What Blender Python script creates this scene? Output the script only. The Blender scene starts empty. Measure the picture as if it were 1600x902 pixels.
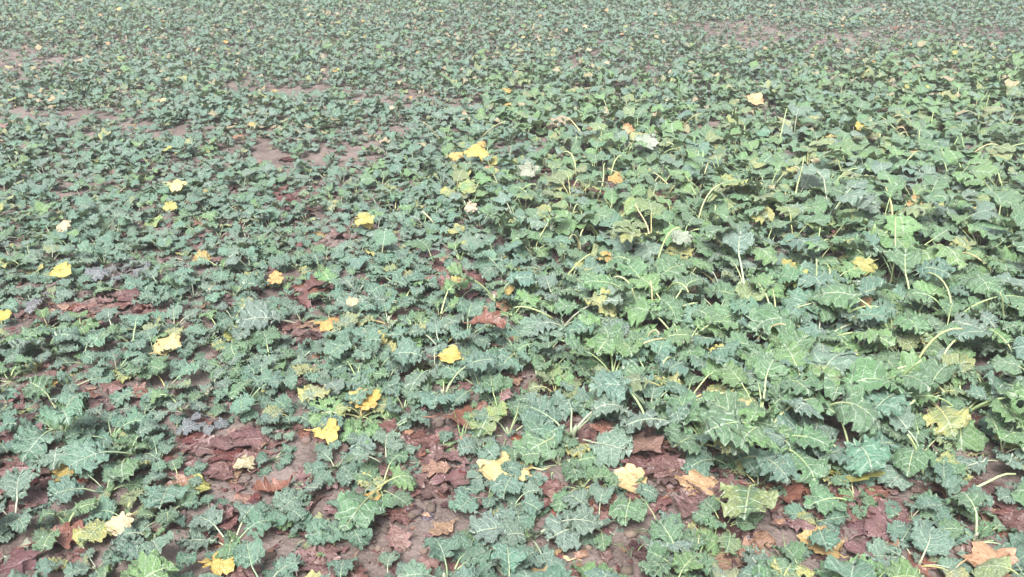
import bpy, math, random
import numpy as np
from mathutils import Vector, Matrix, Euler

R = math.radians
rnd = random.Random(11)
nr = np.random.default_rng(11)
sc = bpy.context.scene
col = sc.collection

# ------------------------------------------------------------------ camera, sky, sun, exposure
CAM_H, PITCH, HFOV = 1.40, R(26.5), R(64)
cam_d = bpy.data.cameras.new('camera')
cam = bpy.data.objects.new('camera', cam_d)
col.objects.link(cam)
cam.location = (0, 0, CAM_H)
cam.rotation_euler = (math.pi / 2 - PITCH, 0, 0)
cam_d.sensor_width = 36
cam_d.lens = 18 / math.tan(HFOV / 2)
cam_d.clip_start, cam_d.clip_end = 0.05, 2000
sc.camera = cam

SUN_EL, SUN_ROT = R(58), R(200)
world = bpy.data.worlds.new('World')
sc.world = world
world.use_nodes = True
wt = world.node_tree
sky = wt.nodes.new('ShaderNodeTexSky')
sky.sky_type = 'NISHITA'
sky.sun_disc = False
sky.sun_elevation, sky.sun_rotation = SUN_EL, SUN_ROT
sky.dust_density, sky.air_density, sky.ozone_density = 6.0, 1.0, 0.6
hs = wt.nodes.new('ShaderNodeHueSaturation')          # grey November cloud instead of clear blue
hs.inputs['Saturation'].default_value = 0.36
wt.links.new(sky.outputs[0], hs.inputs['Color'])
wt.links.new(hs.outputs[0], wt.nodes['Background'].inputs['Color'])
wt.nodes['Background'].inputs['Strength'].default_value = 0.085

sun_d = bpy.data.lights.new('sun', 'SUN')
sun_d.energy, sun_d.angle, sun_d.color = 1.5, R(25), (1.0, 0.985, 0.97)
sun = bpy.data.objects.new('sun', sun_d)
col.objects.link(sun)
sun.rotation_euler = (math.pi / 2 - SUN_EL, 0, math.pi - SUN_ROT)
sun.location = (0, 0, 20)

sc.view_settings.view_transform = 'Standard'
sc.view_settings.look = 'None'
sc.view_settings.gamma = 1
sc.view_settings.exposure = 1.98
sc.cycles.max_bounces = 5
sc.cycles.diffuse_bounces = 3
sc.cycles.glossy_bounces = 2
sc.cycles.transmission_bounces = 3

# ------------------------------------------------------------------ picture <-> ground
W, H = 1600, 902
F = W / 2 / math.tan(HFOV / 2)
cp, sp = math.cos(PITCH), math.sin(PITCH)

def at(px, py):
    """point of the level ground seen at a pixel of the photograph, and its slant distance"""
    a, b = (px - W / 2) / F, (H / 2 - py) / F
    d = (a, cp + b * sp, -sp + b * cp)
    t = CAM_H / -d[2]
    return d[0] * t, d[1] * t, t

def px_of(x, y, z=0.0):
    dz = z - CAM_H
    dep = y * cp - dz * sp
    up = y * sp + dz * cp
    dep = np.maximum(dep, 1e-3)
    return W / 2 + F * x / dep, H / 2 - F * up / dep, dep

# ------------------------------------------------------------------ value noise
PERM = nr.random((256, 256))
def vnoise(x, y):
    x, y = np.asarray(x, float), np.asarray(y, float)
    xi, yi = np.floor(x).astype(int), np.floor(y).astype(int)
    fx, fy = x - xi, y - yi
    fx, fy = fx * fx * (3 - 2 * fx), fy * fy * (3 - 2 * fy)
    g = lambda i, j: PERM[i % 256, j % 256]
    return ((g(xi, yi) * (1 - fx) + g(xi + 1, yi) * fx) * (1 - fy)
            + (g(xi, yi + 1) * (1 - fx) + g(xi + 1, yi + 1) * fx) * fy)

def fbm(x, y, o=3):
    s, a, t = 0, 1, 0
    for k in range(o):
        s = s + a * vnoise(np.asarray(x) * 2 ** k + 17 * k, np.asarray(y) * 2 ** k + 31 * k)
        t += a; a *= .5
    return s / t

def height(x, y):
    return (fbm(np.asarray(x) * .9 + 40, np.asarray(y) * .9 + 9, 2) - .5) * .07 \
        + (fbm(np.asarray(x) * 7, np.asarray(y) * 7, 2) - .5) * .026

# ------------------------------------------------------------------ node helpers
def mat_new(name):
    m = bpy.data.materials.new(name); m.use_nodes = True
    nt = m.node_tree; nt.nodes.clear()
    return m, nt
class N:
    def __init__(s, nt): s.nt = nt
    def n(s, t, **kw):
        q = s.nt.nodes.new(t)
        for k, v in kw.items(): setattr(q, k, v)
        return q
    def set(s, sock, v):
        if hasattr(v, 'is_output') or hasattr(v, 'links'): s.nt.links.new(v, sock)
        else: sock.default_value = v
    def m(s, op, a, b=0.0, c=None):
        q = s.n('ShaderNodeMath', operation=op)
        s.set(q.inputs[0], a); s.set(q.inputs[1], b)
        if c is not None: s.set(q.inputs[2], c)
        return q.outputs[0]
    def ss(s, x, lo, hi):
        q = s.n('ShaderNodeMapRange', interpolation_type='SMOOTHSTEP')
        s.set(q.inputs[0], x); s.set(q.inputs[1], lo); s.set(q.inputs[2], hi)
        return q.outputs[0]
    def mix(s, f, a, b, mode='MIX'):
        q = s.n('ShaderNodeMix', data_type='RGBA', blend_type=mode)
        s.set(q.inputs[0], f); s.set(q.inputs[6], a); s.set(q.inputs[7], b)
        return q.outputs[2]
    def noise(s, vec, scale, detail=3, rough=.55):
        q = s.n('ShaderNodeTexNoise')
        if vec is not None: s.set(q.inputs['Vector'], vec)
        s.set(q.inputs['Scale'], scale); s.set(q.inputs['Detail'], detail); s.set(q.inputs['Roughness'], rough)
        return q
    def attr(s, name, kind='GEOMETRY'):
        q = s.n('ShaderNodeAttribute', attribute_name=name, attribute_type=kind); return q
    def out(s, sh):
        o = s.n('ShaderNodeOutputMaterial'); s.nt.links.new(sh, o.inputs[0])

def foliage_material(name, per_object, fallen=False):
    """green blade with pale branching veins; colour from the object, or from the 'tint' attribute of a joined mesh"""
    m, nt = mat_new(name); g = N(nt)
    if per_object:
        oi = g.n('ShaderNodeObjectInfo'); tint, alpha, orand = oi.outputs['Color'], oi.outputs['Alpha'], oi.outputs['Random']
    else:
        a = g.attr('tint'); tint, alpha = a.outputs['Color'], a.outputs['Alpha']; orand = 0.37
    luv = g.attr('luv').outputs['Vector']
    geo = g.n('ShaderNodeNewGeometry')
    off = g.n('ShaderNodeVectorMath', operation='ADD')
    g.set(off.inputs[0], luv)
    if per_object:
        cx = g.n('ShaderNodeCombineXYZ'); g.set(cx.inputs[2], g.m('MULTIPLY', orand, 50.0)); g.set(off.inputs[1], cx.outputs[0])
    else:
        g.set(off.inputs[1], geo.outputs['Position'])
    nv = off.outputs[0]
    warp = g.noise(nv, 5.0, 2)
    sx = g.n('ShaderNodeSeparateXYZ'); g.set(sx.inputs[0], luv)
    u, v = sx.outputs[0], sx.outputs[1]
    wv = g.m('MULTIPLY', g.m('SUBTRACT', warp.outputs['Fac'], .5), .09)
    av = g.m('ABSOLUTE', v)
    mid = g.m('SUBTRACT', 1.0, g.ss(av, 0.006, 0.022))
    sper = .20 if not fallen else .19
    s = g.m('ADD', g.m('SUBTRACT', u, g.m('MULTIPLY', av, .62)), g.m('ADD', wv, .03))
    fr = g.m('MULTIPLY', g.m('ABSOLUTE', g.m('SUBTRACT', g.m('FRACT', g.m('DIVIDE', s, sper)), .5)), sper)
    wd = g.m('MAXIMUM', g.m('SUBTRACT', .021, g.m('MULTIPLY', av, .03)), .004)
    lat = g.m('SUBTRACT', 1.0, g.ss(fr, 0.0, wd))
    s2 = g.m('ADD', g.m('ADD', u, g.m('MULTIPLY', av, .9)), g.m('MULTIPLY', wv, 2.0))
    fr2 = g.m('MULTIPLY', g.m('ABSOLUTE', g.m('SUBTRACT', g.m('FRACT', g.m('DIVIDE', s2, .13)), .5)), .13)
    net = g.m('SUBTRACT', 1.0, g.ss(fr2, 0.0, .012))
    vein = g.m('MAXIMUM', g.m('MAXIMUM', mid, g.m('MULTIPLY', lat, .85)), g.m('MULTIPLY', net, .28))
    blot = g.noise(nv, 2.6, 4, .6)
    fine = g.noise(nv, 26, 2)
    if not fallen:
        yel = g.m('MULTIPLY', g.m('SUBTRACT', 1.0, alpha),
                  g.ss(g.m('ADD', blot.outputs['Fac'], g.m('MULTIPLY', av, .5)), .42, .66))
        c = g.mix(yel, tint, (.40, .35, .09, 1))
        c = g.mix(g.m('MULTIPLY', g.ss(blot.outputs['Fac'], .35, .7), .25), c, (.16, .205, .175, 1))
        c = g.mix(g.m('MULTIPLY', fine.outputs['Fac'], .30), c, (.045, .085, .05, 1))
        c = g.mix(g.m('MULTIPLY', vein, .58), c, (.46, .52, .42, 1))
        bf = g.mix(geo.outputs['Backfacing'], c, g.mix(.45, c, (.24, .30, .22, 1)))
        rough, spec, tr = .42, .45, .13
    else:
        c = g.mix(g.m('MULTIPLY', g.ss(blot.outputs['Fac'], .45, .72), g.m('SUBTRACT', 1.0, alpha)), tint, (.075, .04, .03, 1))
        c = g.mix(g.m('MULTIPLY', fine.outputs['Fac'], .28), c, g.mix(.75, tint, (.02, .012, .01, 1)))
        spots = g.noise(nv, 9, 2)
        c = g.mix(g.m('MULTIPLY', g.ss(spots.outputs['Fac'], .66, .74), .6), c, (.07, .035, .02, 1))
        c = g.mix(g.m('MULTIPLY', vein, .3), c, g.mix(.5, tint, (.24, .17, .12, 1)))
        bf = g.mix(geo.outputs['Backfacing'], c, g.mix(.25, c, (.20, .14, .12, 1)))
        rough, spec, tr = .36, .5, .10
    if per_object and not fallen:                       # beads of dew on the waxy blade, sky glint painted white into the colour
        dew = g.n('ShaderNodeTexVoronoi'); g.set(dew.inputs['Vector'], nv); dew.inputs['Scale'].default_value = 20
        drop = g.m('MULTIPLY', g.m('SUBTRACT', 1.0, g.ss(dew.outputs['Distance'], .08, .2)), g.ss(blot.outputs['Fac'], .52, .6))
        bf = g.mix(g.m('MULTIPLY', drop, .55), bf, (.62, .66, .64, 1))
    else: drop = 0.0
    quilt = g.noise(nv, 11 if not fallen else 7, 2, .6)
    hgt = g.m('ADD', g.m('SUBTRACT', g.m('ADD', g.m('MULTIPLY', fine.outputs['Fac'], .3), g.m('MULTIPLY', quilt.outputs['Fac'], 1.6)), g.m('MULTIPLY', vein, .22)), g.m('MULTIPLY', drop, .4))
    bump = g.n('ShaderNodeBump'); bump.inputs['Strength'].default_value = .75; bump.inputs['Distance'].default_value = .009 if not fallen else .006
    g.set(bump.inputs['Height'], hgt)
    p = g.n('ShaderNodeBsdfPrincipled')
    g.set(p.inputs['Base Color'], bf); g.set(p.inputs['Normal'], bump.outputs[0])
    g.set(p.inputs['Roughness'], g.m('SUBTRACT', rough, g.m('MULTIPLY', drop, rough - .08)))
    p.inputs['Specular IOR Level'].default_value = spec
    if not fallen:                                       # wax bloom
        p.inputs['Sheen Weight'].default_value = .10; p.inputs['Sheen Roughness'].default_value = .45; p.inputs['Sheen Tint'].default_value = (.86, .95, .93, 1)
    t = g.n('ShaderNodeBsdfTranslucent'); g.set(t.inputs['Color'], g.mix(.5, bf, (.30, .40, .08, 1)) if not fallen else bf)
    mx = g.n('ShaderNodeMixShader'); mx.inputs[0].default_value = tr
    nt.links.new(p.outputs[0], mx.inputs[1]); nt.links.new(t.outputs[0], mx.inputs[2])
    g.out(mx.outputs[0])
    return m

def plain_material(name, per_object, rough=.5, nscale=60):
    m, nt = mat_new(name); g = N(nt)
    if per_object:
        tint = g.n('ShaderNodeObjectInfo').outputs['Color']
    else:
        tint = g.attr('tint').outputs['Color']
    tc = g.n('ShaderNodeNewGeometry').outputs['Position']
    nz = g.noise(tc, nscale, 3)
    c = g.mix(g.m('MULTIPLY', nz.outputs['Fac'], .5), tint, g.mix(.6, tint, (.05, .04, .02, 1)))
    b = g.n('ShaderNodeBump'); b.inputs['Strength'].default_value = .4; b.inputs['Distance'].default_value = .002; g.set(b.inputs['Height'], nz.outputs['Fac'])
    p = g.n('ShaderNodeBsdfPrincipled'); g.set(p.inputs['Base Color'], c); g.set(p.inputs['Normal'], b.outputs[0]); p.inputs['Roughness'].default_value = rough
    g.out(p.outputs[0]); return m

def soil_material():
    m, nt = mat_new('soil'); g = N(nt)
    pos = g.n('ShaderNodeNewGeometry').outputs['Position']
    big = g.noise(pos, 1.7, 4); mid = g.noise(pos, 14, 5, .65); fin = g.noise(pos, 90, 4, .7)
    c = g.mix(g.ss(mid.outputs['Fac'], .3, .7), (.062, .043, .036, 1), (.140, .107, .095, 1))
    c = g.mix(g.m('MULTIPLY', g.ss(big.outputs['Fac'], .4, .7), .5), c, (.205, .168, .152, 1))
    c = g.mix(g.m('MULTIPLY', g.ss(fin.outputs['Fac'], .5, .75), .35), c, (.25, .205, .185, 1))
    vo = g.n('ShaderNodeTexVoronoi'); g.set(vo.inputs['Vector'], pos); vo.inputs['Scale'].default_value = 70
    h = g.m('ADD', g.m('MULTIPLY', mid.outputs['Fac'], 1.2), g.m('ADD', g.m('MULTIPLY', fin.outputs['Fac'], .5), g.m('MULTIPLY', vo.outputs['Distance'], -.35)))
    b = g.n('ShaderNodeBump'); b.inputs['Strength'].default_value = .9; b.inputs['Distance'].default_value = .012; g.set(b.inputs['Height'], h)
    p = g.n('ShaderNodeBsdfPrincipled'); g.set(p.inputs['Base Color'], c); g.set(p.inputs['Normal'], b.outputs[0])
    g.set(p.inputs['Roughness'], g.m('SUBTRACT', .95, g.m('MULTIPLY', big.outputs['Fac'], .25)))
    g.out(p.outputs[0]); return m

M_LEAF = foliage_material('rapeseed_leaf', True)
M_LEAF_S = foliage_material('rapeseed_leaf_mass', False)
M_DEAD = foliage_material('fallen_leaf', True, True)
M_DEAD_S = foliage_material('fallen_leaf_mass', False, True)
M_STALK = plain_material('leaf_stalk', True)
M_STALK_S = plain_material('leaf_stalk_mass', False)
M_CLOD = plain_material('soil_clod', True, .95, 120)
M_CLOD_S = plain_material('soil_clod_mass', False, .95, 120)
M_SOIL = soil_material()

# ------------------------------------------------------------------ mesh helpers
def mesh_from(name, V, T, luv=None, tint=None, mats=None, mat_idx=None):
    V = np.asarray(V, np.float32); T = np.asarray(T, np.int32)
    me = bpy.data.meshes.new(name)
    me.vertices.add(len(V)); me.vertices.foreach_set('co', V.ravel())
    k = T.shape[1]
    me.loops.add(T.size); me.loops.foreach_set('vertex_index', T.ravel())
    me.polygons.add(len(T))
    me.polygons.foreach_set('loop_start', np.arange(0, T.size, k, dtype=np.int32))
    me.polygons.foreach_set('loop_total', np.full(len(T), k, np.int32))
    if mats:
        for m in mats: me.materials.append(m)
    if mat_idx is not None: me.polygons.foreach_set('material_index', np.asarray(mat_idx, np.int32))
    me.update(calc_edges=True)
    me.polygons.foreach_set('use_smooth', np.ones(len(T), bool))
    if luv is not None:
        a = me.attributes.new('luv', 'FLOAT_VECTOR', 'POINT'); a.data.foreach_set('vector', np.asarray(luv, np.float32).ravel())
    if tint is not None:
        a = me.attributes.new('tint', 'FLOAT_COLOR', 'POINT'); a.data.foreach_set('color', np.asarray(tint, np.float32).ravel())
    me.validate()
    return me

def ob(name, me, parent=None):
    o = bpy.data.objects.new(name, me); col.objects.link(o); o.parent = parent; return o

def tag(o, label=None, cat=None, group=None, kind=None):
    for k, v in (('label', label), ('category', cat), ('group', group), ('kind', kind)):
        if v: o[k] = v
    return o

# ------------------------------------------------------------------ leaf outlines
def tri(x):
    return 2 * np.abs(2 * (x - np.floor(x + .5))) - 1

def outline_rape(rg, m, lyrate, teeth=1.0):
    """one closed outline round a broad scalloped, toothed blade; unit length, base at x = 0"""
    th = -np.pi + (np.arange(m) + .5) / m * 2 * np.pi
    nl = rg.choice([7, 7, 9, 9, 11])
    a = rg.uniform(.42, .56)
    warp = th + .10 * np.sin(2 * th + rg.uniform(0, 6.28))
    sc_ = np.abs(np.cos(nl * warp / 2)) ** .55
    tooth = np.where(np.arange(m) % 2 == 0, 1.0, -1.0)
    jit = np.array([rg.uniform(-1, 1) for _ in range(m)])
    low = .07 * np.sin(3 * th + rg.uniform(0, 6.28))
    dp = rg.uniform(.18, .42) * teeth
    r = (1 - dp) + dp * sc_ + low + teeth * (.030 * tooth + .034 * jit)
    x, y = .47 + .50 * r * np.cos(th), a * r * np.sin(th)
    if lyrate: y = y * np.where(x < .32, .50 + .30 * np.abs(np.sin(x * 24)), 1.0)
    P = np.stack([x, y], 1)
    return P

def outline_oak(rg, n):
    sides = []
    W0 = rg.uniform(.27, .36)
    nl = rg.choice([3.5, 4.5, 4.5])
    ph = rg.random()
    for sgn in (1, -1):
        s = (np.arange(n) + .5) / n
        w = W0 * (np.sin(np.pi * s ** 1.35) ** .65) * (.75 + .45 * s)
        lobe = np.sin(2 * np.pi * (s * nl + ph)); lobe = np.where(lobe > 0, np.abs(lobe) ** .55, -np.abs(lobe) ** 1.2)
        jit = np.array([rg.uniform(-1, 1) for _ in range(n)])
        w = w * (1 + .27 * lobe + .02 * jit)
        x = s + .035 * lobe
        sides.append(np.stack([x, sgn * w], 1)); ph += rg.uniform(-.1, .1)
    return np.vstack([[[0, 0]], sides[0], [[1.0, 0]], sides[1][::-1]])

def outline_maple(rg, n):
    """broad leaf with pointed fingers"""
    m = 2 * n + 2
    th = np.linspace(-np.pi, np.pi, m, endpoint=False)
    r = .30 + .17 * np.abs(np.cos(2.5 * th)) ** 1.6 + .04 * np.cos(th)
    r = r * (1 + .07 * np.where(np.arange(m) % 2 == 0, 1, -1) + np.array([rg.uniform(-.05, .05) for _ in range(m)]))
    P = np.stack([.45 + r * np.cos(th) * 1.15, -r * np.sin(th) * 1.15], 1)
    return P

def blade(P, levels):
    """rings from the midrib out to the outline; returns flat x, y, edge and triangles"""
    m = len(P)
    xs = np.clip(.05 + .88 * P[:, 0], .02, .95)
    S = np.stack([xs, np.zeros(m)], 1)
    X, Y, E, T = [], [], [], []
    for t in levels:
        Q = S * (1 - t) + P * t
        X.append(Q[:, 0]); Y.append(Q[:, 1]); E.append(np.full(m, t))
    i = np.arange(m); j = (i + 1) % m
    for k in range(len(levels) - 1):
        a, b = k * m, (k + 1) * m
        T.append(np.stack([a + i, b + i, b + j], 1)); T.append(np.stack([a + i, b + j, a + j], 1))
    return np.concatenate(X), np.concatenate(Y), np.concatenate(E), np.vstack(T)

def arc(x, a0, kap, n=40):
    """centreline of a blade that starts at pitch a0 and droops"""
    g = np.linspace(-.05, 1.25, n)
    ang = a0 - kap * g - .25 * kap * g * g
    cx = np.cumsum(np.cos(ang)) * (g[1] - g[0]); cz = np.cumsum(np.sin(ang)) * (g[1] - g[0])
    cx -= np.interp(0, g, cx); cz -= np.interp(0, g, cz)
    return np.interp(x, g, cx), np.interp(x, g, cz), np.interp(x, g, ang)

def tube(path, rad, k=5):
    path, rad = np.asarray(path, float), np.asarray(rad, float)
    n = len(path)
    tan = np.gradient(path, axis=0); tan /= np.linalg.norm(tan, axis=1, keepdims=True) + 1e-9
    side = np.array([0, 1.0, 0]); V = []
    for i in range(n):
        u = np.cross(tan[i], side); ul = np.linalg.norm(u); u = u / ul if ul > 1e-4 else np.array([0, 0, 1.0])
        w = np.cross(u, tan[i])
        a = np.arange(k) / k * 2 * np.pi
        V.append(path[i] + rad[i] * (np.cos(a)[:, None] * w + np.sin(a)[:, None] * u))
    V = np.vstack(V); T = []
    for i in range(n - 1):
        for q in range(k):
            a, b = i * k + q, i * k + (q + 1) % k
            T += [(a, b, b + k), (a, b + k, a + k)]
    for q in range(1, k - 1):
        T.append((0, q + 1, q)); e = (n - 1) * k; T.append((e, e + q, e + q + 1))
    return V, np.array(T)

SHAPES = {   # start pitch of stalk, start pitch of blade, droop, stalk length, ruffle, fold
    'spread': (R(48), R(18), .75, (.55, 1.0), .080, .22),
    'arch':   (R(72), R(42), 1.25, (.45, .95), .085, .28),
    'flat':   (R(24), R(6), .30, (.45, .85), .085, .20),
    'tall':   (R(66), R(30), .95, (.95, 1.55), .070, .20),
    'young':  (R(82), R(64), .80, (.20, .40), .085, .45),
}
def rumple(x, y, rg, f):
    o = rg.uniform(0, 200)
    return fbm(x * f + o, y * f + o * .7, 2) - .5

def rape_leaf(rg, shape, m, levels, kt=5, seg=7, teeth=1.0, rib=True):
    ap, a0, kap, lps, ruf, fold = SHAPES[shape]
    a0 += rg.uniform(-.2, .2); kap *= rg.uniform(.5, 1.4); ap += rg.uniform(-.15, .15)
    lp = rg.uniform(*lps)
    lyr = shape != 'young' and rg.random() < .5
    P = outline_rape(rg, m, lyr, teeth)
    if shape == 'young': P[:, 1] *= .75
    x, y, e, T = blade(P, levels)
    th = np.arctan2(y, x - .47)
    nl = rg.choice([7, 9, 11]); ka = np.linspace(-np.pi, np.pi, nl + 1)
    kv = np.array([rg.uniform(-1, 1) for _ in range(nl)]); kv = np.append(kv, kv[0])
    ph2 = rg.uniform(0, 6.28)
    z = fold * rg.uniform(.2, 1.3) * np.abs(y) - rg.uniform(-.1, .7) * y * y
    z += e ** 1.8 * (ruf * 2.1 * np.interp(th, ka, kv) + ruf * .95 * np.sin(2 * nl * th + ph2))
    z += .19 * rumple(x, y, rg, 4.5) * np.minimum(1, np.abs(y) * 8) + .085 * rumple(x, y, rg, 10)
    bend = rg.uniform(-.35, .35)
    cx, cz, ang = arc(x, a0, kap)
    t = np.linspace(0, 1, seg)
    pa = ap + (a0 - ap) * t
    dx, dz = np.cos(pa) * lp / (seg - 1), np.sin(pa) * lp / (seg - 1)
    px, pz = np.concatenate([[0], np.cumsum(dx[:-1])]), np.concatenate([[0], np.cumsum(dz[:-1])])
    side = rg.uniform(-.12, .12)
    pyy = side * t * t
    V = np.stack([cx - np.sin(ang) * z + px[-1], y + bend * x * x * .5 + side, cz + np.cos(ang) * z + pz[-1]], 1)
    luv = np.stack([x, y, np.zeros_like(x)], 1)
    path, rad = np.stack([px, pyy, pz], 1), np.linspace(.031, .021, seg)
    if rib:                                             # the stalk runs on as a raised midrib
        q = np.linspace(.08, .88, max(3, seg - 1))
        mx, mz, ma = arc(q, a0, kap)
        path = np.vstack([path, np.stack([mx + px[-1], bend * q * q * .5 + side, mz + pz[-1] + .004], 1)])
        rad = np.concatenate([rad, np.linspace(.0145, .004, len(q))])
    Vs, Ts = tube(path, rad, kt)
    return V, T, luv, Vs, Ts

def fallen_leaf(rg, kind, n, levels, curl):
    P = {'oak': outline_oak, 'maple': outline_maple}.get(kind, lambda r, k: outline_rape(r, 2 * k, r.random() < .5, 1.15))(rg, n)
    x, y, e, T = blade(P, levels)
    th = np.arctan2(y, x - .5); ph = rg.uniform(0, 6.28)
    z = .05 * e ** 2 * np.sin(rg.choice([3, 4, 5]) * th + ph) + rg.uniform(-.25, .25) * np.abs(y) + .10 * rumple(x, y, rg, 4) + .035 * rumple(x, y, rg, 10)
    # roll across (about the midrib) and along
    ky, kx = curl * rg.uniform(-1, 1.2) * 4.2, curl * rg.uniform(-1, 1) * 2.2
    if curl > .75: ky = rg.choice([-1, 1]) * rg.uniform(3.2, 4.8)
    if abs(ky) > .05:
        Y = np.sin(ky * y) / ky; Z = (1 - np.cos(ky * y)) / ky + z * np.cos(ky * y)
    else: Y, Z = y, z
    a = kx * (x - .5)
    if abs(kx) > .05:
        X = .5 + np.sin(a) / kx - Z * np.sin(a); Z2 = (1 - np.cos(a)) / kx + Z * np.cos(a)
    else: X, Z2 = x, Z
    V = np.stack([X - .5, Y, Z2], 1); V[:, 1] += rg.uniform(-.2, .2) * (x - .5) ** 2
    luv = np.stack([x, y, np.zeros_like(x)], 1)
    i0 = int(np.argmin(x + e * 0)); b = V[i0]
    return V, T, luv, b

# ------------------------------------------------------------------ layout of the field
GAPS = [  # bare or littered openings in the crop: pixel centre, pixel radii, how bare
    (650, 835, 75, 70, 1), (690, 735, 75, 38, 1), (690, 655, 60, 26, .9), (955, 880, 95, 34, 1), (985, 730, 55, 38, 1),
    (900, 795, 55, 26, .8), (350, 700, 90, 34, 1), (320, 765, 60, 25, .9), (415, 790, 55, 28, .9), (470, 872, 60, 34, .9),
    (95, 848, 60, 26, 1), (35, 700, 45, 30, 1), (60, 765, 55, 16, .8), (20, 872, 45, 36, 1), (1130, 765, 60, 34, 1),
    (1120, 860, 38, 44, 1), (1350, 805, 85, 42, 1), (1250, 772, 60, 24, .9), (1400, 745, 85, 30, 1), (1350, 872, 80, 34, 1),
    (1530, 775, 75, 42, 1), (1540, 880, 75, 34, .95), (205, 628, 42, 20, .9), (500, 765, 60, 18, .7), (585, 690, 40, 20, .8),
    (825, 610, 55, 18, .8), (1095, 600, 40, 20, .7), (1360, 592, 34, 15, .7), (1530, 520, 60, 16, .8),
    (150, 485, 110, 16, 1), (50, 490, 40, 14, .8), (480, 526, 60, 14, 1), (490, 462, 32, 22, .9), (470, 600, 45, 10, .7),
    (520, 370, 32, 14, .9), (470, 300, 55, 12, .9), (725, 440, 62, 14, .9), (925, 480, 40, 14, .6), (780, 572, 30, 12, .7),
    (950, 293, 50, 12, .8), (1020, 300, 45, 12, .7), (880, 300, 40, 8, .8), (30, 620, 30, 16, .7), (560, 785, 30, 20, .5),
    (275, 207, 75, 11, .97), (205, 200, 50, 7, .8), (105, 176, 105, 8, .97), (440, 238, 80, 12, .95), (375, 222, 50, 8, .85),
    (60, 95, 85, 8, .95), (20, 80, 60, 6, .7), (480, 140, 65, 7, .9), (400, 133, 50, 5, .7), (620, 155, 70, 6, .9), (700, 165, 50, 5, .7),
    (10, 172, 50, 8, .8), (1360, 182, 40, 8, .7), (1100, 192, 45, 7, .6), (1200, 185, 30, 6, .6), (530, 218, 60, 8, .7),
    (300, 255, 40, 6, .5), (640, 200, 60, 6, .5), (560, 255, 40, 7, .5), (1290, 60, 130, 10, .55), (1150, 45, 110, 8, .5), (1450, 45, 90, 9, .5),
]
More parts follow.
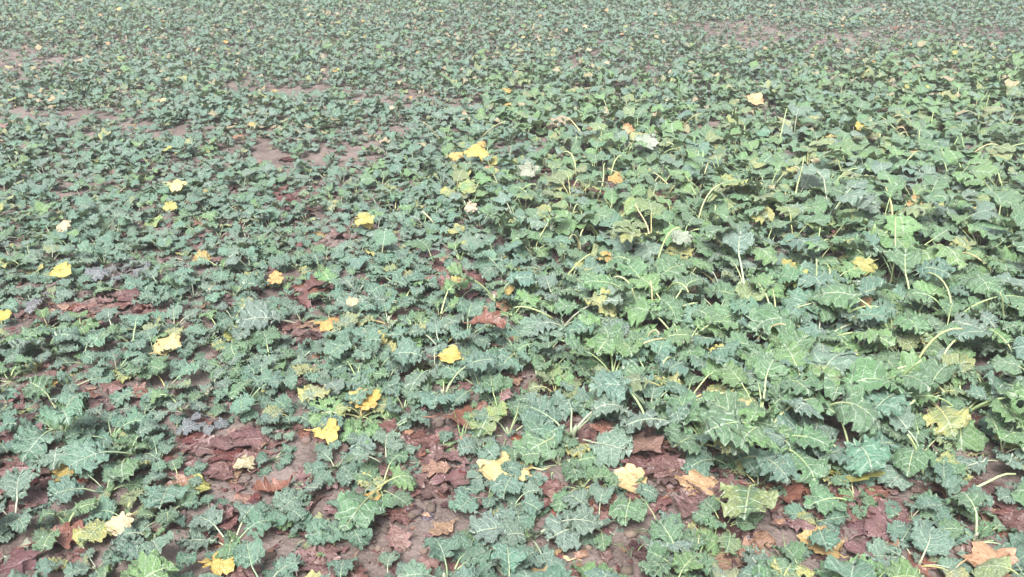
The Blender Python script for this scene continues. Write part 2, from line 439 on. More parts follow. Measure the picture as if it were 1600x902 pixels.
SPECIAL = [  # px, py, length px, kind, colour, curl, heading, lift, what it is like
    (785, 745, 92, 'rape', 'pale yellow', .15, 170, .03, 'large pale yellow leaf with ragged edge between oak leaves and green plants'),
    (572, 627, 48, 'rape', 'bright yellow', .2, 80, .06, 'bright yellow rounded leaf resting on green foliage above the brown litter'),
    (512, 677, 45, 'rape', 'bright yellow', .35, 10, .05, 'small bright yellow leaf tilted up among blue-green foliage'),
    (848, 880, 78, 'rape', 'pale yellow', .15, 200, .01, 'smooth pale yellow leaf with dark specks lying beside bare clods'),
    (1085, 772, 66, 'maple', 'peach', .2, 230, .02, 'peach-yellow lobed leaf with orange rim beside a mauve oak leaf'),
    (1280, 860, 66, 'maple', 'orange-yellow', .2, 150, .02, 'orange-yellow deeply lobed leaf beneath a big green leaf'),
    (1330, 748, 92, 'rape', 'yellow-green', .25, 350, .03, 'large withered yellow-green leaf with brown blotches above russet litter'),
    (110, 742, 52, 'rape', 'ochre yellow', .3, 20, .02, 'ochre yellow leaf beside a pale stalk and greyish litter'),
    (300, 772, 70, 'rape', 'yellow-green', .2, 40, .012, 'flat wilted yellow-green leaf stuck to damp soil'),
    (385, 742, 36, 'rape', 'cream', .5, 100, .03, 'small curled cream leaf standing up between mauve oak leaves'),
    (583, 792, 34, 'rape', 'orange-yellow', .5, 260, .03, 'small orange-yellow leaf hanging under a bluish rosette'),
    (190, 822, 42, 'rape', 'cream', .4, 60, .04, 'cream yellow leaf folded upright behind a green rosette'),
    (350, 890, 64, 'rape', 'bright yellow', .25, 10, .03, 'golden yellow leaf beside wet mauve oak leaves at the field edge'),
    (1548, 888, 84, 'maple', 'peach', .15, 20, .02, 'broad peach coloured leaf flat on brown litter at the field edge'),
    (980, 768, 60, 'rape', 'pale yellow', .45, 160, .03, 'pale yellow jagged leaf tucked under a fresh green rosette'),
    (705, 563, 38, 'rape', 'bright yellow', .2, 20, .07, 'yellow leaf lying on top of dense grey-green foliage'),
    (515, 523, 46, 'rape', 'orange-yellow', .3, 350, .03, 'orange-edged yellow leaf lying beside a bare soil strip'),
    (262, 536, 46, 'rape', 'pale yellow', .55, 30, .05, 'pale yellow leaf with whitish curled rim on thick foliage'),
    (80, 600, 24, 'rape', 'ochre yellow', .4, 80, .04, 'narrow ochre leaf poking from foliage near red-brown litter'),
    (6, 493, 26, 'rape', 'bright yellow', .2, 100, .05, 'round golden yellow leaf beside purplish leaves'),
    (342, 468, 28, 'rape', 'cream', .5, 70, .03, 'cream scrolled leaf against a russet oak leaf'),
    (95, 421, 36, 'rape', 'bright yellow', .25, 30, .08, 'bright yellow leaf on dense foliage near russet litter'),
    (717, 453, 36, 'rape', 'yellow-green', .35, 300, .03, 'yellow-green leaf beside a patch of pink-brown litter'),
    (815, 430, 26, 'rape', 'ochre yellow', .9, 80, .07, 'small rolled ochre leaf hanging over dark gap'),
    (865, 358, 30, 'rape', 'yellow-green', .2, 280, .05, 'yellow-green leaf with pale midrib among tangled stalks'),
    (745, 236, 40, 'rape', 'bright yellow', .3, 30, .12, 'bright yellow leaf in a yellow cluster among tall stalks'),
    (712, 243, 24, 'rape', 'orange-yellow', .3, 80, .10, 'orange-yellow leaf in a yellow cluster among tall stalks'),
    (728, 262, 24, 'rape', 'cream', .4, 10, .06, 'cream leaf in a yellow cluster among tall stalks'),
    (770, 250, 26, 'rape', 'yellow-green', .4, 60, .08, 'yellow-green leaf in a yellow cluster among tall stalks'),
    (275, 283, 36, 'rape', 'pale yellow', .3, 355, .10, 'pale yellow leaf lying across dense green rosettes'),
    (570, 341, 34, 'rape', 'yellow-green', .2, 20, .08, 'dull yellow-green leaf lying across grey-green rosettes'),
    (265, 318, 22, 'rape', 'yellow-green', .4, 300, .10, 'small folded yellow-green leaf on dense rosettes'),
    (1347, 190, 24, 'rape', 'bright yellow', .15, 60, .14, 'round yellow leaf above dark gap in tall crop'),
    (1300, 214, 24, 'rape', 'orange-yellow', .3, 320, .08, 'orange-yellow leaf hanging low in tall crop'),
    (795, 163, 24, 'rape', 'orange-yellow', .15, 0, .08, 'orange-tan leaf flat on low crop beyond the bare strip'),
    (790, 137, 20, 'rape', 'orange-yellow', .3, 50, .08, 'light orange leaf on low crop near an orange-tan leaf'),
    (1182, 152, 30, 'rape', 'peach', .2, 0, .12, 'peach leaf lying flat on top of tall crop'),
    (1540, 330, 44, 'rape', 'yellow-green', .3, 20, .12, 'large yellow-green leaf in a yellowing clump of tall crop'),
    (1515, 355, 34, 'rape', 'bright yellow', .3, 300, .09, 'yellow leaf low in a yellowing clump of tall crop'),
    (1520, 335, 28, 'rape', 'pale yellow', .3, 90, .10, 'pale yellow leaf in a yellowing clump of tall crop'),
    (1432, 322, 34, 'rape', 'ochre yellow', .5, 250, .10, 'drooping ochre leaf on a bent stalk in tall crop'),
    (962, 280, 28, 'rape', 'ochre yellow', .3, 250, .09, 'ochre leaf above a bare brown gap and tangled stalks'),
    (826, 264, 34, 'maple', 'bleached white', .2, 10, .13, 'whitish star-shaped leaf turned underside up on the crop'),
    (1010, 214, 44, 'rape', 'bleached white', .4, 40, .14, 'pale withered leaf cluster high in tall crop'),
    (1066, 369, 36, 'rape', 'bleached white', .3, 10, .16, 'white leaf underside flipped up over tall green crop'),
    (28, 872, 50, 'maple', 'bleached white', .95, 60, .01, 'bleached white shrivelled leaf skeleton on bare soil'),
    (97, 347, 30, 'rape', 'cream', .5, 80, .08, 'cream shrivelled leaf on dense low rosettes'),
    (1350, 415, 40, 'rape', 'yellow-green', .3, 200, .10, 'olive-yellow leaf hanging under bent stalks in tall crop'),
    (760, 510, 62, 'oak', 'rust-brown', 1., 350, .12, 'rolled rust-brown oak leaf perched on green foliage'),
    (716, 531, 30, 'oak', 'rust-brown', .9, 80, .05, 'small upright rust leaf beside a fresh green blade'),
    (722, 668, 88, 'oak', 'rust-brown', .6, 30, .03, 'large arched rust-brown oak leaf on a heap of litter'),
    (650, 692, 78, 'oak', 'red-brown', .4, 330, .01, 'red-brown folded oak leaf on litter heap'),
    (708, 752, 86, 'oak', 'mauve-brown', .15, 10, .014, 'flat mauve oak leaf with dark veins beside a pale yellow leaf'),
    (655, 755, 55, 'oak', 'mauve-brown', .15, 240, .006, 'dull mauve leaf flat on bare soil patch'),
    (938, 800, 72, 'oak', 'rust-brown', .8, 15, .02, 'arched rust-brown oak leaf between two green leaves'),
    (995, 712, 84, 'oak', 'pinkish brown', .3, 320, .03, 'pinkish brown broad oak leaf propped on dark litter'),
    (1010, 745, 80, 'oak', 'red-brown', .35, 15, .008, 'wet red-brown oak leaf under a pinkish one'),
    (1130, 772, 72, 'oak', 'mauve-brown', .25, 350, .012, 'greyish mauve oak leaf beside a peach-yellow lobed leaf'),
    (1212, 782, 92, 'oak', 'rust-brown', .5, 345, .02, 'rust-brown oak leaf with scalloped rim under a big green clump'),
    (1385, 822, 118, 'oak', 'mauve-brown', .18, 25, .012, 'very large mauve-brown oak leaf with rounded lobes lying flat'),
    (1350, 865, 70, 'oak', 'mauve-brown', .2, 200, .01, 'dull mauve oak leaf touching an orange-yellow lobed leaf'),
    (1475, 772, 98, 'oak', 'red-brown', .4, 330, .02, 'long red-brown oak leaf leaning between litter and crop'),
    (370, 700, 96, 'oak', 'mauve-brown', .25, 20, .015, 'wide mauve oak leaf with a rosy sheen in open soil'),
    (372, 735, 64, 'oak', 'red-brown', .3, 40, .008, 'red-brown oak leaf half under a wide mauve one'),
    (35, 692, 80, 'oak', 'mauve-brown', .2, 10, .012, 'mauve oak leaf flat on damp soil beside bluish rosette'),
    (100, 850, 84, 'oak', 'rust-brown', .4, 25, .015, 'rust-orange oak leaf with pointed lobes near bleached skeleton'),
    (355, 812, 60, 'oak', 'mauve-brown', .3, 200, .012, 'pale mauve oak leaf among small green rosettes'),
    (212, 630, 48, 'oak', 'rust-brown', .6, 10, .03, 'rust-brown curled oak leaf above small pink-brown litter'),
    (175, 612, 50, 'oak', 'red-brown', .3, 340, .015, 'dark red oak leaf in a gap between bluish foliage'),
    (788, 622, 34, 'oak', 'pinkish brown', .3, 60, .05, 'small pinkish upright leaf behind a litter heap'),
    (842, 626, 44, 'oak', 'mauve-brown', .3, 20, .02, 'mauve leaf in dark gap under arching stalks'),
    (870, 300, 34, 'oak', 'rust-brown', .8, 10, .05, 'bright rust curled leaf in gap of tall crop'),
    (492, 460, 46, 'oak', 'red-brown', .6, 60, .03, 'red-brown folded leaf standing in a narrow gap'),
    (620, 845, 56, 'oak', 'pinkish brown', .6, 300, .012, 'pinkish brown curled leaf on bare trodden soil'),
    (616, 886, 28, 'rape', 'mauve-brown', .15, 90, .004, 'small oval mauve-brown leaf on bare trodden soil'),
    (668, 808, 24, 'rape', 'slate-grey', .15, 0, .004, 'small slate-grey oval leaf on bare trodden soil'),
    (665, 882, 58, 'oak', 'pinkish brown', .4, 20, .008, 'dull pinkish oak leaf at the edge of bare trodden soil'),
    (765, 868, 52, 'oak', 'rust-brown', .7, 5, .02, 'brown curled leaf wedged below a bluish rosette'),
    (500, 880, 80, 'oak', 'mauve-brown', .3, 60, .012, 'mauve oak leaf in wet litter below a big green leaf'),
    (940, 690, 50, 'oak', 'rust-brown', .5, 100, .03, 'rust leaf strip leaning beside a stalk and rosette'),
    (1000, 870, 34, 'rape', 'dark brown', .2, 0, .006, 'dark brown oval leaf on crumbly clods'),
    (1530, 760, 90, 'oak', 'dark brown', .3, 10, .008, 'dark brown wet oak leaf under green foliage edge'),
    (1240, 760, 60, 'oak', 'tan', .3, 20, .02, 'tan leaf half hidden by a big green clump'),
    (20, 745, 70, 'oak', 'pinkish brown', .3, 5, .012, 'faded pinkish oak leaf near a pale stalk'),
    (865, 785, 40, 'oak', 'pinkish brown', .4, 90, .02, 'pinkish leaf upright between bluish rosettes and litter'),
    (1180, 860, 30, 'oak', 'tan', .4, 30, .01, 'small tan leaf under the largest yellow-rimmed leaf'),
]
GW = []
for (px, py, rx, ry, w) in GAPS:
    x, y, t = at(px, py)
    dep = y / CAM_H                                          # plants in front lean over the opening: it reaches nearer than it looks
    lean = (.048 if y > 3.2 else .03) * dep
    GW.append((x, y - lean * .5, max(.05, rx * t / F) * (.93 if y < 3.2 else .98), max(.05, ry * t / F / (CAM_H / t)) * .93 + lean * .5, w))
for (px, py, ln, kind, cn, curl, hd, lift, lab) in SPECIAL:   # nothing grows through the leaves that lie open
    if lift < .045:
        x, y, t = at(px, py + ln * .12); r_ = ln * t / F
        GW.append((x, y, .42 * r_ + .015, (.34 * r_) / (CAM_H / t) + .02, .97))
def bareness(x, y):
    x, y = np.asarray(x, float), np.asarray(y, float)
    b = np.zeros_like(x)
    wob = (fbm(x * 5 + 3, y * 5 + 8, 2) - .5) * .9
    for (cx, cy, rx, ry, w) in GW:
        d = np.sqrt(((x - cx) / rx) ** 2 + ((y - cy) / ry) ** 2) + wob
        b = np.maximum(b, w * np.clip((1.2 - d) / .4, 0, 1))
    return b
def tallness(x, y):
    """the crop stands higher and greener on one side"""
    x, y = np.asarray(x, float), np.asarray(y, float)
    edge = .15 - .14 * (y - 2.5) + (fbm(x * 1.3 + 60, y * 1.3, 2) - .5) * 1.2
    a = np.clip((x - edge) / 1.1 + .5, 0, 1)
    far = np.clip((7.6 + .25 * x - y) / 2.2 + (fbm(x * 1.1, y * 1.1 + 70, 2) - .5) * 1.2, 0, 1)
    near = np.clip((y - 1.55) / .35, .25, 1)
    return a * far * near

YMAX = 15.0
def half_width(y): return .64 * y + .8

# ------------------------------------------------------------------ ground
def axis(lo, hi, step, out, grow=1.25):
    a = list(np.arange(lo, hi, step)); s = step
    while a[-1] < out: s *= grow; a.append(a[-1] + s)
    return a
ys = axis(.9, 4.6, .022, 900)
yl = []; s = .022; v = .9
while v > -60: s *= 1.3; v -= s; yl.append(v)
ys = np.array(yl[::-1] + ys)
xp = axis(0, 2.9, .022, 900); xs = np.array([-v for v in xp[:0:-1]] + xp)
GX, GY = np.meshgrid(xs, ys)
GZ = height(GX, GY) + np.where(np.abs(GX) + np.abs(GY) < 9, (fbm(GX * 24, GY * 24, 2) - .5) * .018, 0)
GZ = np.where(np.hypot(GX, GY) > 60, 0, GZ)
nx, ny = len(xs), len(ys)
idx = np.arange(nx * ny).reshape(ny, nx)
Q = np.stack([idx[:-1, :-1].ravel(), idx[:-1, 1:].ravel(), idx[1:, 1:].ravel(), idx[1:, :-1].ravel()], 1)
gm = mesh_from('ground', np.stack([GX.ravel(), GY.ravel(), GZ.ravel()], 1), Q, mats=[M_SOIL])
ground = tag(ob('ground', gm), 'reddish brown bare soil of the field', 'soil', kind='structure')

# ------------------------------------------------------------------ colours
PAL = {   # base colours of blades
    'blue-green':  (.080, .160, .112), 'grey-green': (.112, .176, .132), 'mid green': (.080, .160, .072),
    'fresh green': (.110, .210, .068), 'olive green': (.165, .205, .080), 'purplish grey': (.125, .118, .145), 'withered': (.34, .26, .15),
}
def shade(c, r, k=.16):
    f = 1 + r.uniform(-k, k); return tuple(max(.01, v * f * (1 + r.uniform(-.07, .07))) for v in c)
def pick_tint(r, tall):
    q = r.random()
    if r.random() < tall:
        return 'mid green' if q < .46 else 'blue-green' if q < .58 else 'grey-green' if q < .68 else 'fresh green' if q < .92 else 'olive green'
    return 'blue-green' if q < .50 else 'grey-green' if q < .84 else 'mid green' if q < .95 else 'fresh green'

# ------------------------------------------------------------------ prototypes of crop leaves
PROTO = {}
pr = random.Random(5)
for shp, cnt in (('spread', 14), ('arch', 12), ('flat', 12), ('tall', 12), ('young', 6)):
    PROTO[shp] = []
    for k in range(cnt):
        V, T, luv, Vs, Ts = rape_leaf(pr, shp, 52, (0, .3, .6, .84, 1.0))
        m_ = 52; drop = set()
        for _ in range(pr.choice([0, 0, 1, 2, 3])):                 # nibbled holes
            ring, st = pr.choice([1, 2, 3]), pr.randrange(m_)
            for w_ in range(pr.choice([1, 2, 2, 3])):
                i_ = (st + w_) % m_; drop |= {ring * 2 * m_ + i_, ring * 2 * m_ + m_ + i_}
        T = np.array([t_ for q_, t_ in enumerate(T) if q_ not in drop])
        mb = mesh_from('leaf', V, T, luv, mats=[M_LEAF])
        ms = mesh_from('stalk', Vs, Ts, mats=[M_STALK])
        c = V[np.argmin(np.abs(luv[:, 0] - .5) + np.abs(luv[:, 1]))]
        PROTO[shp].append((mb, ms, float(c[0]), float(c[2])))
LOD = {}
for lv, (n, levels, kt, seg) in {1: (26, (0, .55, 1), 3, 3), 2: (18, (0, 1), 3, 2), 3: (8, (0, 1), 3, 2)}.items():
    LOD[lv] = {}
    for shp, cnt in (('spread', 8), ('arch', 8), ('flat', 8), ('tall', 8), ('young', 4)):
        LOD[lv][shp] = [rape_leaf(pr, shp, n, levels, kt, seg, 1.0, lv == 1) for _ in range(cnt)]

# ------------------------------------------------------------------ scatter plants
cells = {}
def try_point(x, y, d):
    s = .1; k = (int(x // s), int(y // s)); m = int(d // s) + 1
    for i in range(-m, m + 1):
        for j in range(-m, m + 1):
            for (a, b) in cells.get((k[0] + i, k[1] + j), ()):
                if (a - x) ** 2 + (b - y) ** 2 < d * d: return False
    cells.setdefault(k, []).append((x, y)); return True

plants = []          # dict per plant
HEROES = [  # big single blades the photograph shows clearly: pixel of the blade, its length in pixels, heading, tint, yellowing
    (400, 532, 80, 200, 'grey-green', 0), (550, 835, 95, 250, 'mid green', 0), (1190, 835, 100, 255, 'mid green', .3),
    (1285, 815, 80, 200, 'mid green', 0), (1285, 618, 85, 300, 'mid green', 0), (1385, 690, 85, 200, 'mid green', 0),
    (1225, 720, 95, 280, 'mid green', 0), (1075, 690, 85, 262, 'mid green', 0), (935, 450, 60, 30, 'blue-green', 0),
    (655, 632, 55, 250, 'grey-green', 0), (780, 600, 60, 240, 'blue-green', 0), (135, 760, 75, 230, 'blue-green', 0),
    (190, 775, 75, 290, 'mid green', 0), (265, 810, 70, 280, 'blue-green', 0), (130, 690, 55, 260, 'grey-green', 0),
    (1180, 630, 70, 240, 'blue-green', 0), (1000, 490, 70, 250, 'mid green', 0), (940, 520, 75, 220, 'mid green', 0),
    (850, 560, 70, 245, 'grey-green', 0), (1050, 620, 85, 230, 'blue-green', 0), (1090, 530, 75, 225, 'blue-green', 0),
    (1150, 470, 65, 240, 'grey-green', 0), (1260, 520, 80, 200, 'blue-green', 0), (1340, 540, 75, 260, 'blue-green', 0),
    (1470, 590, 80, 240, 'mid green', .2), (1550, 640, 90, 210, 'blue-green', 0), (1500, 470, 70, 200, 'fresh green', 0),
    (1420, 490, 70, 260, 'blue-green', 0), (720, 485, 55, 60, 'fresh green', 0), (1480, 690, 80, 270, 'olive green', .6),
    (1170, 700, 70, 215, 'fresh green', .6), (1400, 770, 65, 230, 'grey-green', 0), (870, 660, 60, 200, 'grey-green', 0),
    (760, 695, 60, 255, 'mid green', .3), (950, 670, 55, 290, 'mid green', 0), (640, 560, 55, 270, 'fresh green', 0),
    (1040, 390, 60, 250, 'fresh green', 0), (1150, 430, 60, 280, 'fresh green', 0), (1350, 300, 45, 260, 'mid green', 0),
    (1050, 220, 45, 90, 'fresh green', 0), (100, 800, 60, 210, 'blue-green', 0), (430, 690, 50, 250, 'blue-green', 0),
    (510, 700, 50, 280, 'blue-green', 0), (560, 660, 55, 240, 'blue-green', 0), (880, 855, 70, 200, 'grey-green', 0),
    (975, 835, 65, 250, 'mid green', 0), (885, 815, 55, 240, 'mid green', 0), (1130, 880, 50, 250, 'mid green', .2),
    (1290, 880, 65, 260, 'blue-green', 0), (1420, 860, 60, 235, 'blue-green', 0), (1500, 850, 70, 250, 'blue-green', 0),
    (150, 452, 50, 240, 'purplish grey', 0), (55, 497, 45, 270, 'purplish grey', 0), (290, 690, 45, 230, 'purplish grey', 0),
    (140, 865, 65, 250, 'olive green', .7), (730, 820, 60, 235, 'blue-green', 0), (790, 790, 60, 250, 'blue-green', 0),
    (740, 775, 50, 220, 'grey-green', 0), (810, 840, 55, 280, 'blue-green', 0), (445, 810, 60, 250, 'grey-green', 0),
    (70, 880, 50, 270, 'mid green', 0), (1570, 690, 70, 230, 'blue-green', 0), (1440, 370, 55, 240, 'mid green', 0),
    (1560, 370, 55, 220, 'fresh green', 0), (600, 110, 25, 100, 'fresh green', 0), (1170, 240, 35, 270, 'mid green', 0),
]
for (px, py, ln, hd, tn, ye) in HEROES:
    x, y, t = at(px, py)
    y += .03; t *= .96                                     # blades stand a little above the soil
    L = ln * t / F * .92
    shp = 'spread'; k = rnd.randrange(len(PROTO[shp])); reach = PROTO[shp][k][2]
    a = R(hd)
    rx, ry = x - math.cos(a) * reach * L, y - math.sin(a) * reach * L
    try_point(rx, ry, 0.0)
    plants.append(dict(x=rx, y=ry, hero=(shp, k, L, a, tn, ye), tall=float(tallness(rx, ry))))

def scatter(n, y0, y1, dmin):
    yy = np.sqrt(nr.random(n) * (y1 ** 2 - y0 ** 2) + y0 ** 2)
    xx = (nr.random(n) * 2 - 1) * half_width(yy)
    b = bareness(xx, yy); tl = tallness(xx, yy)
    cl = fbm(xx * 2.2, yy * 2.2 + 20, 2)
    keep = nr.random(n) > b * np.where(yy > 3.4, .93, 1.04) + np.clip(.26 - cl, 0, .3) * 1.2
    for x, y, t, k in zip(xx, yy, tl, keep):
        if k and try_point(x, y, dmin * (1 + (.36 if y < 5 else .12) * t) * (.85 + .4 * rnd.random())):
            plants.append(dict(x=float(x), y=float(y), hero=None, tall=float(t)))
scatter(9000, 1.15, 4.0, .086)
scatter(15000, 4.0, 7.2, .074)
scatter(27000, 7.2, 12.0, .071)
scatter(1500, 12.0, YMAX, .17)

# leaves of every plant
def compose(p):
    r = rnd; x, y, tl = p['x'], p['y'], p['tall']
    b = float(bareness(x, y))
    size = (.068 + .046 * tl * min(1, max(.2, 1 - (y - 2.8) / 5))) * r.uniform(.72, 1.25)
    if y < 2.1: size *= r.uniform(.88, 1.2)
    if b > .15: size *= .72
    if y > 3.4: size *= max(.74, 1 - .075 * (y - 3.4))
    if y > 12: size *= 1.8
    tn = pick_tint(r, tl); ye = 0
    leaves = []
    h = p['hero']; az0 = r.uniform(0, 6.28)
    if h:
        leaves.append((h[0], h[1], h[2], h[3], 0.0, h[4], h[5])); tn = h[4]; size = max(.055, min(size, h[2] * .8)); az0 = h[3]
    n = r.randint(7, 9) if y < 7.2 else 7 if y < 12 else 5
    if y < 2.4: n += 1
    for i in range(n):
        if h and i == 0: continue
        shp = r.choices(['spread', 'arch', 'flat', 'tall'], [4, 3 + (3 if y > 4.5 else 0), (4 * (1 - tl) + .5) * (.4 if y > 4.5 else 1), 6 * tl * tl * (1 if y < 4 else .35)])[0]
        k = r.randrange(12)
        lt = tn if r.random() < .72 else pick_tint(r, tl)
        yy = 0
        if y > 4.6 and r.random() < .035 + .05 * (fbm(x * .8 + 5, y * .5) > .52): lt = 'withered'
        q = r.random()
        if shp == 'flat' and q < .10: yy = r.uniform(.5, 1)
        elif q < .05: yy = r.uniform(.3, .8)
        leaves.append((shp, k, size * r.uniform(.65, 1.15), az0 + 6.283 * i / n + r.uniform(-.35, .35), r.uniform(-.15, .15), lt, yy))
    for i in range(r.randint(1, 2) if y < 13 else 0):
        leaves.append(('young', r.randrange(6), size * r.uniform(.35, .6), r.uniform(0, 6.28), r.uniform(-.1, .3), 'fresh green' if r.random() < .35 else tn, 0))
    p.update(size=size, tint=tn, leaves=leaves, bare=b, z=float(height(x, y)) - .006)
for p in plants: compose(p)

for p in plants:
    u, v, d = px_of(p['x'], p['y'], .05)
    p['px'], p['py'], p['d'] = float(u), float(v), float(d)
    p['seen'] = -30 < u < W + 30 and -20 < v < H + 40
ranked = sorted([p for p in plants if p['seen']], key=lambda p: -((.13 if p['hero'] else p['size']) / p['d']))
near = sorted(ranked, key=lambda p: p['d'] - (.35 if p['hero'] else 0))[:300]
for p in near: p['near'] = True

STALK_COL = {'blue-green': (.30, .38, .22), 'grey-green': (.35, .40, .27), 'mid green': (.34, .42, .20), 'fresh green': (.40, .47, .22), 'olive green': (.40, .41, .17), 'purplish grey': (.26, .22, .22), 'withered': (.42, .36, .20)}

# ------------------------------------------------------------------ fallen leaves: the ones that stand out, placed by eye
YEL = {'bright yellow': (.46, .34, .085), 'pale yellow': (.46, .37, .17), 'ochre yellow': (.34, .24, .08), 'cream': (.44, .38, .24),
       'yellow-green': (.33, .32, .10), 'orange-yellow': (.42, .27, .09), 'peach': (.44, .27, .14), 'bleached white': (.25, .30, .225)}
BRN = {'rust-brown': (.150, .045, .022), 'red-brown': (.092, .026, .025), 'mauve-brown': (.118, .058, .060), 'dark brown': (.048, .022, .022),
       'tan': (.24, .135, .085), 'pinkish brown': (.20, .112, .102), 'slate-grey': (.11, .10, .12)}
dead_r = random.Random(21)
DEAD = {}
for kind in ('oak', 'rape', 'maple'):
    for curl in (.15, .35, .6, .95):
        DEAD[kind, curl] = []
        for k in range(7):
            V, T, luv, b = fallen_leaf(dead_r, kind, 25 if kind == 'oak' else 17, (0, .4, .75, 1.0), curl)
            me = mesh_from('fallen_leaf', V, T, luv, mats=[M_DEAD])
            tl = dead_r.uniform(.12, .3)
            pth = [b + np.array([.04, 0, 0]), b + np.array([-tl * .5, dead_r.uniform(-.04, .04), .01]), b + np.array([-tl, dead_r.uniform(-.1, .1), .0])]
            Vs, Ts = tube(pth, [.016, .014, .012], 4)
            DEAD[kind, curl].append((V, T, luv, me, mesh_from('stalk', Vs, Ts, mats=[M_STALK])))
def nearest_curl(c): return min((.15, .35, .6, .95), key=lambda q: abs(q - c))

def rest_matrix(V, L, x, y, hd, tilt, lift):
    M3 = (Matrix.Rotation(hd, 3, 'Z') @ Matrix.Rotation(tilt[0], 3, 'X') @ Matrix.Rotation(tilt[1], 3, 'Y'))
    A = V @ (np.array(M3).T * L)
    gz = height(A[:, 0] + x, A[:, 1] + y)
    z = np.percentile(gz - A[:, 2], 78) + .001 + lift
    return M3, float(z)

landmarks = []
yel_n = 0
for (px, py, ln, kind, cn, curl, hd, lift, lab) in SPECIAL:
    x, y, t = at(px, py)
    if lift > .03:                                           # lies on foliage: pull its foot point back under it
        k = (CAM_H - lift) / CAM_H; x, y, t = x * k, y * k, t * k
    L = ln * t / F * .98
    V, T, luv, me, ms = rnd.choice(DEAD[kind, nearest_curl(curl)])
    up = R(25) if lift > .03 else 0.0                        # those on foliage lean toward the open side
    M3, z = rest_matrix(V, L, x, y, R(hd), (rnd.uniform(-.15, .15), rnd.uniform(-.12, .12)), lift * .85)
    if up: M3 = Matrix.Rotation(up * rnd.uniform(.4, 1.2), 3, 'X') @ M3
    yellow = cn in YEL
    nm = 'fallen_yellow_leaf' if yellow else ('fallen_oak_leaf' if kind == 'oak' else 'fallen_leaf')
    if cn == 'bleached white': nm = 'withered_leaf'
    o = ob(nm, me)
    o.matrix_world = Matrix.Translation((x, y, z)) @ M3.to_4x4() @ Matrix.Scale(L, 4)
    c = shade((YEL if yellow else BRN)[cn], rnd, .08); o.color = (*c, .62 if yellow else .45)
    tag(o, lab, 'leaf', 'fallen leaves in the crop')
    s = ob('stalk', ms, o); s.color = (*(min(.7, v * 1.15 + .03) for v in c), 1)
    landmarks.append((x, y, lab))

# ------------------------------------------------------------------ near plants, each a thing with its leaves
def head(lab):
    w = lab.split(); k = next((q for q, v in enumerate(w) if v in ('leaf', 'skeleton', 'cluster')), len(w) - 1)
    return ' '.join(w[:k + 1])
_h = [head(q[2]) for q in landmarks]
MARKS = []
for (mx_, my_, lab), hd_ in zip(landmarks, _h):
    if _h.count(hd_) == 1 and len(hd_.split()) <= 5: MARKS.append((mx_, my_, hd_))
def landmark_phrase(x, y, reach, nth=0):
    b = sorted(MARKS, key=lambda q: (q[0] - x) ** 2 + (q[1] - y) ** 2)[nth]
    return b[2] if math.hypot(b[0] - x, b[1] - y) <= reach else None
BASES = {}

Vst, Tst = tube([(0, 0, -.01), (.001, 0, .008), (.002, .001, .022), (.002, .002, .036)], [.0055, .0062, .0058, .003], 7)
STEM = mesh_from('stem', Vst, Tst, mats=[M_STALK])
def plant_base(p):
    sz = 'small' if p['size'] < .062 else 'large' if p['size'] > .095 else 'medium'
    return f"broad-leaved {p['tint']} rapeseed plant" if p['hero'] else f"{sz} {p['tint']} rapeseed plant"
def plant_label(p):
    sz = 'small' if p['size'] < .062 else 'large' if p['size'] > .095 else 'medium'
    ye = sum(1 for l in p['leaves'] if l[6] > .45)
    k = len(p['leaves'])
    base = f"{sz} {p['tint']} rapeseed plant"
    if p['hero']: base = f"{p['tint']} rapeseed plant with one broad leaf"
    yt = '' if ye == 0 else ' with one yellowing leaf' if ye == 1 else ' with several yellowing leaves'
    if p['hero']: yt = '' if ye == 0 else ' and yellowing foliage'
    lm = landmark_phrase(p['x'], p['y'], .22); far = landmark_phrase(p['x'], p['y'], .5)
    if lm: where = f", beside the {lm}"
    elif far: where = f" not far from the {far}"
    elif p['bare'] > .35: where = ' at the edge of a soil gap'
    elif p['tall'] > .6: where = ' in the tall green crop'
    elif p['tall'] > .25: where = ' where tall crop meets low crop'
    else: where = ' in the low dense crop'
    return base + yt + where if len((base + yt + where).split()) <= 16 else base + where if len((base + where).split()) <= 16 else base.replace(' with one broad leaf', '') + where

for p in near:
    e = bpy.data.objects.new('rapeseed_plant', None); col.objects.link(e)
    e.empty_display_size = .02
    e.location = (p['x'], p['y'], p['z'])
    tag(e, plant_label(p), 'plant', 'rapeseed plants of the near rows'); BASES[e.name] = (plant_base(p), p['x'], p['y'])
    st = ob('stem', STEM, e); k = p['size'] / .1 * rnd.uniform(.8, 1.2); st.scale = (k, k, k); st.rotation_euler = (rnd.uniform(-.3, .3), rnd.uniform(-.3, .3), rnd.uniform(0, 6))
    st.color = (*shade((.27, .30, .20), rnd, .2), 1)
    for (shp, k, L, az, tilt, tn, ye) in p['leaves']:
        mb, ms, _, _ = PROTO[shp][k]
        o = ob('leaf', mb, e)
        o.rotation_euler = Euler((rnd.uniform(-.25, .25), -tilt, az), 'XYZ')
        L2 = L * rnd.uniform(.95, 1.05)
        o.scale = (L2, L2 * rnd.uniform(.9, 1.15), L2)
        c = shade(PAL[tn], rnd); o.color = (*c, 1 - ye)
        if ye > .6: o['label'] = 'leaf turning yellow'
        s = ob('stalk', ms, o)
        sc_ = shade(STALK_COL[tn], rnd, .2)
        if ye > .5: sc_ = (.5, .45, .18)
        s.color = (*sc_, 1)

